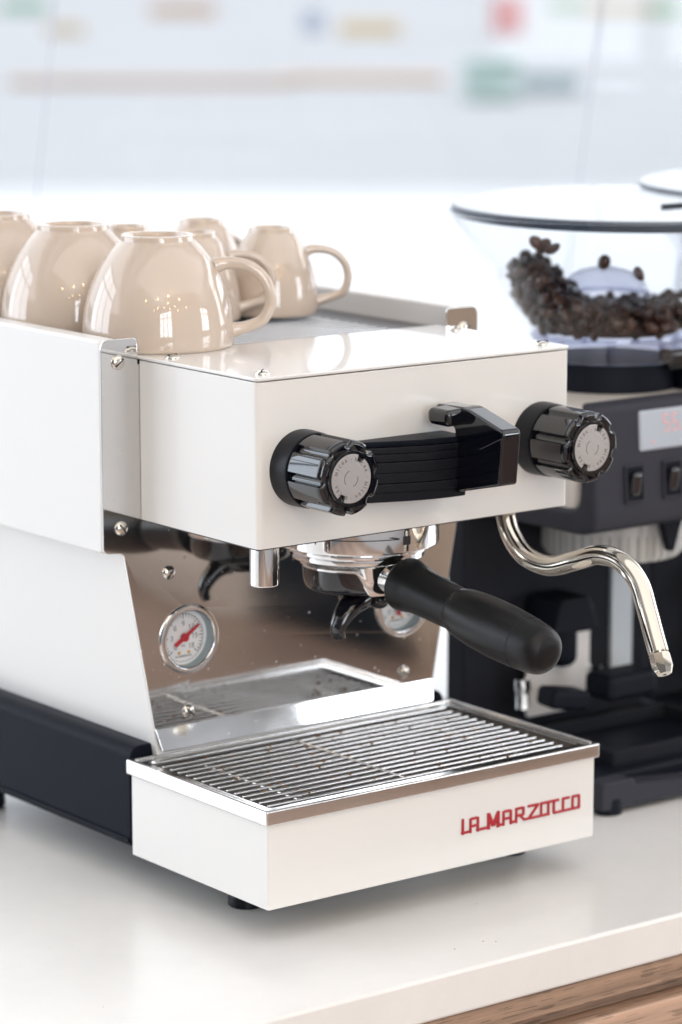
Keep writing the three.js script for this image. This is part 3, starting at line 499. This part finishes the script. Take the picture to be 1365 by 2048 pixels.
// ---------------------------------------------------------------- portafilter in the group
{
  const pf = thing('portafilter', [XC, 0.2045, -0.079], 'chrome portafilter with black handle and double spout, locked in above the drip tray', 'portafilter');
  mesh('flange', lathe([[0.030, 0.0075], [0.0418, 0.0075], [0.0426, 0.0068], [0.0428, 0.0054], [0.0426, 0.0042], [0.0415, 0.0036], [0.0406, 0.0030], [0.0408, 0.0004], [0.0402, -0.0006], [0.0385, -0.0012], [0.0370, -0.0022], [0.0350, -0.003], [0.030, -0.003]], 128), M.chrome, pf);
  mesh('basket', latheSmooth([[0.0336, -0.002], [0.0334, -0.010], [0.0326, -0.0165], [0.0300, -0.0200], [0.0220, -0.0212], [0.010, -0.0214], [0, -0.0214]], 72, 50), M.blackGloss, pf);
  // chrome skirt, deeper towards the handle
  const pos = [], idx = [], NA = 160, NR = 10, foot = (a) => { const d = Math.abs(a) / 0.72, k = d < 0.55 ? 1 : d > 1 ? 0 : 0.5 + 0.5 * Math.cos((d - 0.55) / 0.45 * Math.PI); return -0.0060 - 0.0140 * k; };
  for (const side of [0, 1]) for (let i = 0; i <= NA; i++) { const a = -Math.PI + i / NA * 2 * Math.PI; for (let j = 0; j <= NR; j++) { const t = j / NR, y = -0.0018 + (foot(a) + 0.0018) * t, flare = 0.0372 - 0.0026 * Math.min(1, t * 1.6) - (t > 0.92 ? 0.0006 : 0), r = flare - side * 0.0010; pos.push(Math.sin(a) * r, y, Math.cos(a) * r); } }
  const W = NR + 1, off = (NA + 1) * W;
  for (let i = 0; i < NA; i++) { for (let j = 0; j < NR; j++) { const a = i * W + j, b = a + W; idx.push(a, a + 1, b, b, a + 1, b + 1); idx.push(off + a, off + b, off + a + 1, off + b, off + b + 1, off + a + 1); } const e = i * W + NR, f = e + W; idx.push(e, off + e, f, f, off + e, off + f); }
  const g = new THREE.BufferGeometry(); g.setAttribute('position', new THREE.Float32BufferAttribute(pos, 3)); g.setAttribute('uv', new THREE.Float32BufferAttribute(new Float32Array(pos.length / 3 * 2), 2)); g.setIndex(idx);
  mesh('skirt', toCreasedNormals(g, 0.8), M.chrome, pf);
  // neck and handle
  const from = V(0, -0.0085, 0.030), to = V(0, -0.0305, 0.1795), ax = to.clone().sub(from).normalize();
  const neck = mesh('neck', lathe([[0, 0], [0.0125, 0.0005], [0.0105, 0.004], [0.0085, 0.008], [0.0080, 0.016], [0.0080, 0.024], [0, 0.024]], 40), M.chrome, pf, from.toArray()); neck.quaternion.copy(along(ax));
  const L = to.distanceTo(from), s0 = 0.0165, prof = [[0, s0 + 0.0015], [0.0110, s0 + 0.0004], [0.0150, s0], [0.0165, s0 + 0.0020], [0.0158, s0 + 0.007], [0.0143, s0 + 0.015], [0.0137, s0 + 0.028], [0.0133, s0 + 0.043], [0.0130, s0 + 0.0495], [0.0131, s0 + 0.0520], [0.0142, s0 + 0.0545], [0.0153, s0 + 0.0605], [0.0163, s0 + 0.072], [0.0168, s0 + 0.086], [0.0166, s0 + 0.100], [0.0158, s0 + 0.1135], [0.0142, L - 0.0085], [0.0112, L - 0.0035], [0.0065, L - 0.0006], [0, L]];
  const hd = mesh('handle', latheSmooth(prof, 64, 150), M.rubber, pf, from.toArray()); hd.quaternion.copy(along(ax));
  const seam = mesh('handle_seam', new THREE.TorusGeometry(0.01585, 0.00022, 6, 64).rotateX(Math.PI / 2), M.dark, pf, from.clone().addScaledVector(ax, s0 + 0.1130).toArray()); seam.quaternion.copy(along(ax));
  // double spout
  mesh('spout_hub', latheSmooth([[0, -0.0205], [0.0130, -0.0205], [0.0120, -0.0245], [0.0100, -0.0295], [0, -0.0305]], 36, 20), M.blackGloss, pf);
  mesh('spout', sweep([V(0.0020, -0.0225, 0.004), V(-0.0040, -0.0255, 0.0075), V(-0.0125, -0.0290, 0.0095), V(-0.0195, -0.0355, 0.0102), V(-0.0228, -0.0425, 0.0102), V(-0.0212, -0.0480, 0.0100)], (t) => [0.0092 - 0.0062 * Math.pow(t, 0.8), 0.0105 - 0.0062 * t], 40, 20), M.blackGloss, pf);
  mesh('spout_pin', new THREE.CapsuleGeometry(0.0058, 0.008, 6, 16).rotateX(Math.PI / 2), M.blackGloss, pf, [0.0065, -0.0272, 0.0100]);
}

// ---------------------------------------------------------------- cups, upside down on the machine
function cupGeo(sr, sh, wall = 0.0032) {
  const out = [[0.0452, 0], [0.0461, 0.0020], [0.0463, 0.0085], [0.0456, 0.0175], [0.0438, 0.0270], [0.0405, 0.0372], [0.0362, 0.0465], [0.0312, 0.0545], [0.0264, 0.0602], [0.0236, 0.0630]];
  const ringPts = [[0.0226, 0.0642], [0.0222, 0.0668], [0.0216, 0.0675], [0.0192, 0.0675], [0.0186, 0.0668], [0.0182, 0.0650], [0.012, 0.0642], [0, 0.0642]];
  const curve = new THREE.SplineCurve(out.map(([r, y]) => new THREE.Vector2(r * sr, y * sh))).getPoints(50);
  const inner = new THREE.SplineCurve(out.map(([r, y]) => new THREE.Vector2(Math.max(0, r * sr - wall), Math.max(0, y * sh - (y > 0.02 ? wall : 0))))).getPoints(40).reverse();
  const pts = [new THREE.Vector2(0, inner[0].y), ...inner, new THREE.Vector2(0.0440 * sr, -0.0000), ...curve, ...ringPts.map(([r, y]) => new THREE.Vector2(r * sr, y * sh))];
  const body = new THREE.LatheGeometry(pts, 96);
  const h = sr < 0.9 ? 0.9 : 1, hp = [V(0.0352 * sr, 0.0485 * sh, 0), V(0.0425 * sr, 0.0500 * sh, 0), V(0.0560 * sr * (1 + (1 - h) * 0.9), 0.0478 * sh, 0), V(0.0655 * sr * (1 + (1 - h) * 1.2), 0.0390 * sh, 0), V(0.0685 * sr * (1 + (1 - h) * 1.2), 0.0265 * sh, 0), V(0.0640 * sr * (1 + (1 - h) * 1.1), 0.0158 * sh, 0), V(0.0545 * sr, 0.0112 * sh, 0), V(0.0445 * sr, 0.0088 * sh, 0)];
  const handle = sweep(hp, (t) => { const e = 1 + 0.45 * Math.pow(Math.abs(2 * t - 1), 6), k = sr < 0.9 ? 0.78 : 1; return [0.0028 * e * k, 0.0034 * e * k]; }, 60, 16, true);
  return { body: toCreasedNormals(body, 0.5), handle };
}
{
  const big = cupGeo(1, 1), small = cupGeo(0.66, 0.84, 0.0026);
  let firstBig, firstSmall;
  const cup = (kind, pos, turn, label) => {
    const proto = kind === 'big' ? firstBig : firstSmall;
    let t;
    if (!proto) { t = thing(kind === 'big' ? 'cappuccino_cup' : 'espresso_cup', pos, label, 'cup', null, turn); const G = kind === 'big' ? big : small; mesh('cup_body', G.body, M.ceramic, t); mesh('handle', G.handle, M.ceramic, t); if (kind === 'big') firstBig = t; else firstSmall = t; return; }
    t = proto.clone(); t.name = numbered(kind === 'big' ? 'cappuccino_cup' : 'espresso_cup'); t.position.set(...pos); t.rotation.y = turn; t.userData = { label, category: 'cup' }; scene.add(t);
  };
  const yb = 0.3292, yt = 0.3292;
  cup('big', [0.0447, yb, -0.1730], -0.652, 'large upturned cream cup at the front of the machine top, handle to the right');
  cup('big', [0.0413, yt, -0.2625], -0.55, 'large cream cup upside down, second of the left row, right behind the front cup');
  cup('big', [0.0405, yt, -0.3550], -0.7, 'large cream cup upside down cut by the left edge of the picture');
  cup('small', [0.1255, yt, -0.3290], -0.3, 'small cream cup whose foot ring alone shows between two large cups');
  cup('small', [0.1918, yt, -0.3379], 0.35, 'small cream cup farthest back on the machine top, behind the other small cups');
  cup('small', [0.1349, yt, -0.2653], -0.62, 'small cream cup half hidden behind the front large cup, its handle showing');
  cup('small', [0.1955, yt, -0.2630], -0.62, 'small upturned cream cup standing free, farthest right on the machine top');
}

// ---------------------------------------------------------------- coffee grinders
const HX = 0.434 - 0.335, HZ = -0.19;          // hopper axis, from the grinder's left side
const gr = thing('coffee_grinder', [0.335, 0, 0], 'black coffee grinder with a clear hopper of beans, right of the espresso machine', 'coffee grinder');
{
  const gm = phys({ color: lin(0.037, 0.038, 0.049), roughness: 0.55, specularIntensity: 0.4, bumpMap: repeat(orangePeel, 8, 8), bumpScale: 0.00008 });
  const gmDark = phys({ color: lin(0.006, 0.008, 0.014), roughness: 0.5, specularIntensity: 0.3 }), gmColumn = phys({ color: lin(0.016, 0.017, 0.023), roughness: 0.6, specularIntensity: 0.3 });
  const cream = phys({ color: lin(0.74, 0.69, 0.63), roughness: 0.4, clearcoat: 0.4, clearcoatRoughness: 0.2 });
  const pale = std({ color: lin(0.62, 0.67, 0.72), roughness: 0.4 });
  const W = 0.170;
  // column
  mesh('column', rbox(W, 0.185, 0.022, 0.004, 4), gmColumn, gr, [W / 2, 0.1125, -0.239]);
  mesh('gap_strip', rbox(0.0200, 0.150, 0.004, 0.001), pale, gr, [0.1440, 0.108, -0.2265]);  // pale strip standing in for a bright gap beside the column
  // head: cream sides, black bezel in front and below
  mesh('head_shell', rbox(W - 0.004, 0.078, 0.205, 0.010, 4), cream, gr, [W / 2, 0.2300, -0.2180]);
  const bz = extrude(polyShape([[-0.320, 0.2020], [-0.126, 0.2020], [-0.1105, 0.2035], [-0.1105, 0.2745], [-0.0975, 0.2730], [-0.0925, 0.1925], [-0.106, 0.1860], [-0.320, 0.1840]], [0.004, 0.006, 0.014, 0.003, 0.006, 0.012, 0.010, 0.004]), W + 0.004, 0.004, 12, 4);
  bz.applyMatrix4(new THREE.Matrix4().makeRotationY(-Math.PI / 2));
  mesh('bezel', bz, gm, gr, [W + 0.002, 0, 0]);
  const face = (x, y, z, name, geo, mat, parent = gr) => mesh(name, geo, mat, parent, [x, y, z], [-0.068, 0, 0]);
  const disp = face(0.0745, 0.2535, -0.0965, 'display', rbox(0.074, 0.0270, 0.004, 0.002), std({ color: lin(0.40, 0.44, 0.50), roughness: 0.35, emissive: lin(0.5, 0.54, 0.6), emissiveIntensity: 0.05 }));
  const seg = [];                              // seven-segment 5.5
  const five = (x) => { for (const [dx, dy, w, h] of [[0, 0.0054, 0.0042, 0.001], [0, 0, 0.0042, 0.001], [0, -0.0054, 0.0042, 0.001], [-0.0024, 0.0027, 0.001, 0.0044], [0.0024, -0.0027, 0.001, 0.0044]]) seg.push(moved(new THREE.BoxGeometry(w, h, 0.0004), x + dx, dy + 0.004, 0.0022)); };
  five(-0.0140); five(-0.0060); five(0.0050); seg.push(moved(new THREE.BoxGeometry(0.0016, 0.0016, 0.0004), -0.0260, -0.0078, 0.0022), moved(new THREE.BoxGeometry(0.0012, 0.0012, 0.0004), -0.0005, -0.0014, 0.0022));
  mesh('display_digits', merge(seg), std({ color: lin(0.72, 0.40, 0.40), emissive: lin(1, 0.3, 0.3), emissiveIntensity: 0.15 }), disp);
  for (const x of [0.0315, 0.0655, 0.0995]) { const s = face(x, 0.2195, -0.0944, 'rocker_switch', rbox(0.0165, 0.0245, 0.003, 0.001), gmDark); mesh('rocker', rbox(0.0085, 0.0170, 0.007, 0.003, 3), M.blackGloss, s, [0.0005, 0, 0.0015], [0.22, 0, 0]); mesh('switch_frame', merge([moved(rbox(0.0165, 0.0014, 0.003, 0.0005), 0, 0.0118, 0.001), moved(rbox(0.0165, 0.0014, 0.003, 0.0005), 0, -0.0118, 0.001), moved(rbox(0.0014, 0.0222, 0.003, 0.0005), -0.0076, 0, 0.001), moved(rbox(0.0014, 0.0222, 0.003, 0.0005), 0.0076, 0, 0.001)]), gm, s); }
  // adjustment collar under the head with its pointer
  const tick = dataTex(1024, (u, v, x) => { const t = (u * 48) % 1, mark = t < 0.10 && v > 0.35 && v < (Math.floor(u * 48) % 5 ? 0.55 : 0.72); const k = mark ? 0.35 : 0.62 + 0.14 * vnoise(u * 90, 1, 90, 4, 5); return [k, k * 0.99, k * 0.97]; }, true, 64);
  mesh('grind_collar', lathe([[0.040, 0.030], [0.0490, 0.030], [0.0490, 0.004], [0.0460, 0.0], [0.040, 0.0]], 72), std({ map: tick, roughness: 0.4 }), gr, [0.0850, 0.1560, -0.172]);
  mesh('pointer', (() => { const g = extrude(polyShape([[-0.010, 0.012], [0.010, 0.012], [0.0022, -0.012], [-0.0022, -0.012]], 0.0015), 0.006, 0.001); return g; })(), gmDark, gr, [0.0850, 0.1770, -0.118]);
  // portafilter fork, plate and chute
  mesh('chute_cap', extrude(polyShape([[-0.0215, 0], [0.0215, 0], [0.0120, 0.0250], [-0.0140, 0.0250]], 0.003), 0.034, 0.002), gmDark, gr, [0.0660, 0.0975, -0.220]);
  mesh('splash_plate', extrude(polyShape([[-0.029, 0], [0.029, 0], [0.029, 0.064], [-0.029, 0.064]], 0.002), 0.003, 0.0006), std({ color: lin(0.80, 0.77, 0.75), metalness: 0.45, roughness: 0.4 }), gr, [0.0700, 0.0360, -0.212]);
  mesh('chute', rbox(0.020, 0.030, 0.020, 0.008, 4), gmDark, gr, [0.0660, 0.0860, -0.202]);
  for (const [x, z] of [[0.0200, -0.190], [0.0860, -0.190]]) mesh('fork_post', lathe([[0, 0], [0.0052, 0], [0.0048, 0.012], [0.0060, 0.014], [0.0058, 0.021], [0, 0.022]], 20), M.chrome, gr, [x, 0.0500, z]);
  mesh('fork_arm', moved(rbox(0.032, 0.0140, 0.022, 0.004, 3), 0, 0, 0, 0, -0.12, -0.16), gmDark, gr, [0.0330, 0.0610, -0.162]);
  mesh('fork_arm', rbox(0.046, 0.0180, 0.028, 0.005, 3), gmDark, gr, [0.0860, 0.0640, -0.162]);
  mesh('fork_lug', rbox(0.0100, 0.0170, 0.010, 0.003), gmDark, gr, [0.0930, 0.1030, -0.208]);
  // base with its lip, tray and feet
  mesh('base_plate', rbox(W + 0.004, 0.012, 0.235, 0.003, 3), gmDark, gr, [W / 2, 0.0150, -0.2200]);
  mesh('base_lip', (() => { const s = polyShape([[0, 0], [W + 0.004, 0], [W + 0.004, 0.0105], [0.034, 0.0105], [0.026, 0.0190], [0, 0.0190]], 0.0012); return extrude(s, 0.016, 0.0012, 6, 3); })(), gm, gr, [-0.0020, 0.0042, -0.0977]);
  const trayFrame = (() => { const s = rectShape(0.040, 0.118, W - 0.004, 0.205, 0.004); s.holes.push(rectShape(0.046, 0.124, W - 0.010, 0.199, 0.003)); return upright(extrude(s, 0.010, 0.001)); })();
  mesh('catch_tray', trayFrame, gmColumn, gr, [0, 0.0200, 0]);
  for (const [x, z] of [[0.010, -0.090], [W - 0.012, -0.090], [0.012, -0.320], [W - 0.012, -0.320]]) mesh('foot', lathe([[0, 0.011], [0.009, 0.011], [0.0098, 0.0015], [0.0090, 0], [0, 0]], 28), gmDark, gr, [x, 0, z]);
  // neck and hopper
  mesh('neck', lathe([[0, 0.0], [0.0475, 0.0], [0.0475, 0.0185], [0.0462, 0.020], [0, 0.020]], 72), gmDark, gr, [HX - 0.004, 0.2690, HZ]);
  mesh('neck_latch', merge([moved(rbox(0.018, 0.030, 0.020, 0.004), 0, 0, 0), moved(rbox(0.026, 0.014, 0.016, 0.004), -0.010, 0.010, 0.002)]), M.blackGloss, gr, [HX + 0.026, 0.2810, HZ + 0.046]);
  const hop = mesh('hopper', lathe([[0.0475, 0.0], [0.0555, 0.0005], [0.0560, 0.0135], [0.0585, 0.0160], [0.0590, 0.0185], [0.1150, 0.1000], [0.1153, 0.1005], [0.1128, 0.1005], [0.1125, 0.1000], [0.0566, 0.0190]], 96), M.clear, gr, [HX - 0.002, 0.2892, HZ], null, 'clear tapered bean hopper');
  mesh('hopper_ring', lathe([[0.0540, 0.0], [0.0552, 0.0], [0.0552, 0.013], [0.0575, 0.0155], [0.0572, 0.0175], [0.0540, 0.0165], [0.0540, 0]], 72), M.clearThick, hop);
  for (let i = 0; i < 9; i++) { const a = i / 9 * 2 * Math.PI + 0.2; mesh('hopper_tab', rbox(0.0022, 0.012, 0.006, 0.0008), M.clearThick, hop, [Math.cos(a) * 0.0525, 0.0075, Math.sin(a) * 0.0525], [0, -a, 0]); }
  const lid = new THREE.Group(); lid.name = 'hopper_lid'; lid.position.copy(atDepth(1270, 426, 2.17)).sub(V(0.335, 0, 0)); lid.quaternion.setFromAxisAngle(RIGHT, 0.016); gr.add(lid);
  const lidPlate = phys({ color: lin(0.26, 0.28, 0.31), roughness: 0.06, ior: 1.6 });
  mesh('lid_plate', lathe([[0, 0.0078], [0.1250, 0.0078], [0.1264, 0.0072], [0.1264, 0.0066], [0, 0.0066]], 96), lidPlate, lid);
  mesh('lid_rim', lathe([[0.1185, 0.0], [0.1262, 0.0], [0.1270, 0.0012], [0.1270, 0.0058], [0.1264, 0.0064], [0.1207, 0.0064], [0.1207, 0.0020], [0.1185, 0.0020], [0.1185, 0]], 128), std({ color: lin(0.025, 0.04, 0.065), roughness: 0.3 }), lid);
  mesh('lid_grip', rbox(0.075, 0.0024, 0.0045, 0.001), gmDark, lid, [0.026, 0.0088, 0.040]);
  const crown = onY(1209, 531, 0.2892 + 0.0645), domeAt = (y) => [crown.x - 0.335 - HX + 0.002, y, crown.z - HZ];
  mesh('dome_rim', new THREE.TorusGeometry(0.0325, 0.0014, 10, 64).rotateX(Math.PI / 2), M.clearThick, hop, domeAt(0.0450));
  mesh('feed_dome', latheSmooth([[0.0325, -0.002], [0.0330, 0.0], [0.0300, 0.004], [0.0270, 0.0100], [0.0180, 0.0165], [0.0060, 0.0195], [0, 0.0198]], 64, 40), M.clearThick, hop, domeAt(0.0445));
}
// beans: the ones one can see through the hopper, one by one
{
  const g = (() => { const b = new THREE.SphereGeometry(1, 14, 10), p = b.attributes.position; for (let i = 0; i < p.count; i++) { let x = p.getX(i), y = p.getY(i), z = p.getZ(i); if (y > 0) y *= 0.55; if (y > 0.1 && Math.abs(z) < 0.22) y -= 0.22 * (1 - Math.abs(z) / 0.22); p.setXYZ(i, x * 0.0060, y * 0.0040, z * 0.0044); } b.computeVertexNormals(); return b; })();
  const tones = [[0.060, 0.026, 0.014], [0.045, 0.019, 0.011], [0.075, 0.034, 0.019], [0.032, 0.014, 0.010]].map((c) => phys({ color: lin(...c), roughness: 0.38, clearcoat: 0.3, clearcoatRoughness: 0.3 }));
  const ax = 0.335 + HX - 0.002, ay = 0.2892, az = HZ;
  const rIn = (y) => 0.0566 + (y - 0.0190) * 0.69;    // inner radius of the cone at height y over its foot
  const top = (x, z) => { const left = -(x * 0.795 + z * 0.607), back = -z * 0.795 + x * 0.607; let h = 0.034; h += 0.031 * Math.min(1, Math.max(0, (left - 0.016) / 0.030)) * (0.7 + 0.3 * Math.min(1, Math.max(0, (back + 0.03) / 0.04))); h += 0.006 * Math.min(1, Math.max(0, (-left - 0.025) / 0.03)); return h; };
  const cr = onY(1209, 531, ay + 0.0645), dx = cr.x - ax, dz = cr.z - az;
  const spots = []; let tries = 0;
  while (spots.length < 285 && tries++ < 60000) {
    const y = rr(0.0200, 0.072), R = rIn(y) - 0.005, a = rnd() * 2 * Math.PI, r = R * Math.sqrt(rnd()), x = Math.cos(a) * r, z = Math.sin(a) * r, h = top(x, z);
    if (y > h || -(x * 0.795 + z * 0.607) > 0.068) continue;
    if (r < R - 0.011 && y < h - 0.009) continue;
    if (Math.hypot(x - dx, z - dz) < 0.031 && y > 0.036) continue;
    if (spots.some((p) => (p[0] - x) ** 2 + (p[1] - y) ** 2 + (p[2] - z) ** 2 < 0.0068 ** 2)) continue;
    spots.push([x, y, z]);
  }
  const bean = new THREE.Mesh(g, tones[0]);
  spots.forEach(([x, y, z], i) => {
    const b = i ? bean.clone() : bean; b.name = numbered('coffee_bean'); b.material = tones[i % 4]; b.position.set(ax + x, ay + y, az + z); b.rotation.set(rnd() * 6.3, rnd() * 6.3, rnd() * 6.3);
    b.userData = { label: 'dark roasted coffee bean in the pile inside the clear hopper', category: 'coffee bean', group: 'coffee beans piled in the hopper' }; scene.add(b);
  });
  const core = new THREE.Mesh(lathe([[0, 0.0165], [0.046, 0.0175], [0.049, 0.0215], [0.048, 0.026], [0.030, 0.028], [0, 0.026]], 32), tones[1]); core.name = 'bean_fill'; core.userData.kind = 'stuff'; core.userData.label = 'mass of dark coffee beans inside the hopper foot'; core.position.set(ax, ay, az); scene.add(core);
  const stuck = (u, v, far) => {               // where the line of sight meets the inside of the cone, or the dome's crown
    if (far === 0) return onY(u, v, ay + 0.0680);
    for (let k = 1.95; k < 2.4; k += 0.0005) { const p = atDepth(u, v, k), h = p.y - ay, r = Math.hypot(p.x - ax, p.z - az); if (r < 0.0566 + (h - 0.019) * 0.69 - 0.0045) return p; }
    return atDepth(u, v, 2.1);
  };
  for (const [u, v, k, label] of [[1073, 486, 2.10, 'upper left of three stray coffee beans stuck high on the hopper wall'], [1088, 492, 2.10, 'middle of three stray coffee beans stuck high on the hopper wall'], [1104, 496, 2.10, 'brown right one of three stray coffee beans stuck high on the hopper wall'], [1209, 524, 0, 'single coffee bean lying on the crown of the clear dome'], [1280, 547, 2.10, 'reddish brown coffee bean stuck to the right of the dome']]) {
    const b = bean.clone(); b.name = numbered('coffee_bean'); b.material = tones[(u + 1) % 4]; b.position.copy(stuck(u, v, k)); b.rotation.set(rnd() * 6, rnd() * 6, rnd() * 6); b.userData = { label, category: 'coffee bean' }; scene.add(b);
  }
  const g2 = gr.clone(); g2.name = numbered('coffee_grinder'); g2.position.x += 0.187; g2.position.z -= 0.012; g2.scale.y = 1.012; g2.userData = { label: 'second coffee grinder at the right edge, only its hopper lid showing behind the first', category: 'coffee grinder' }; scene.add(g2);
}
renderer.render(scene, camera);
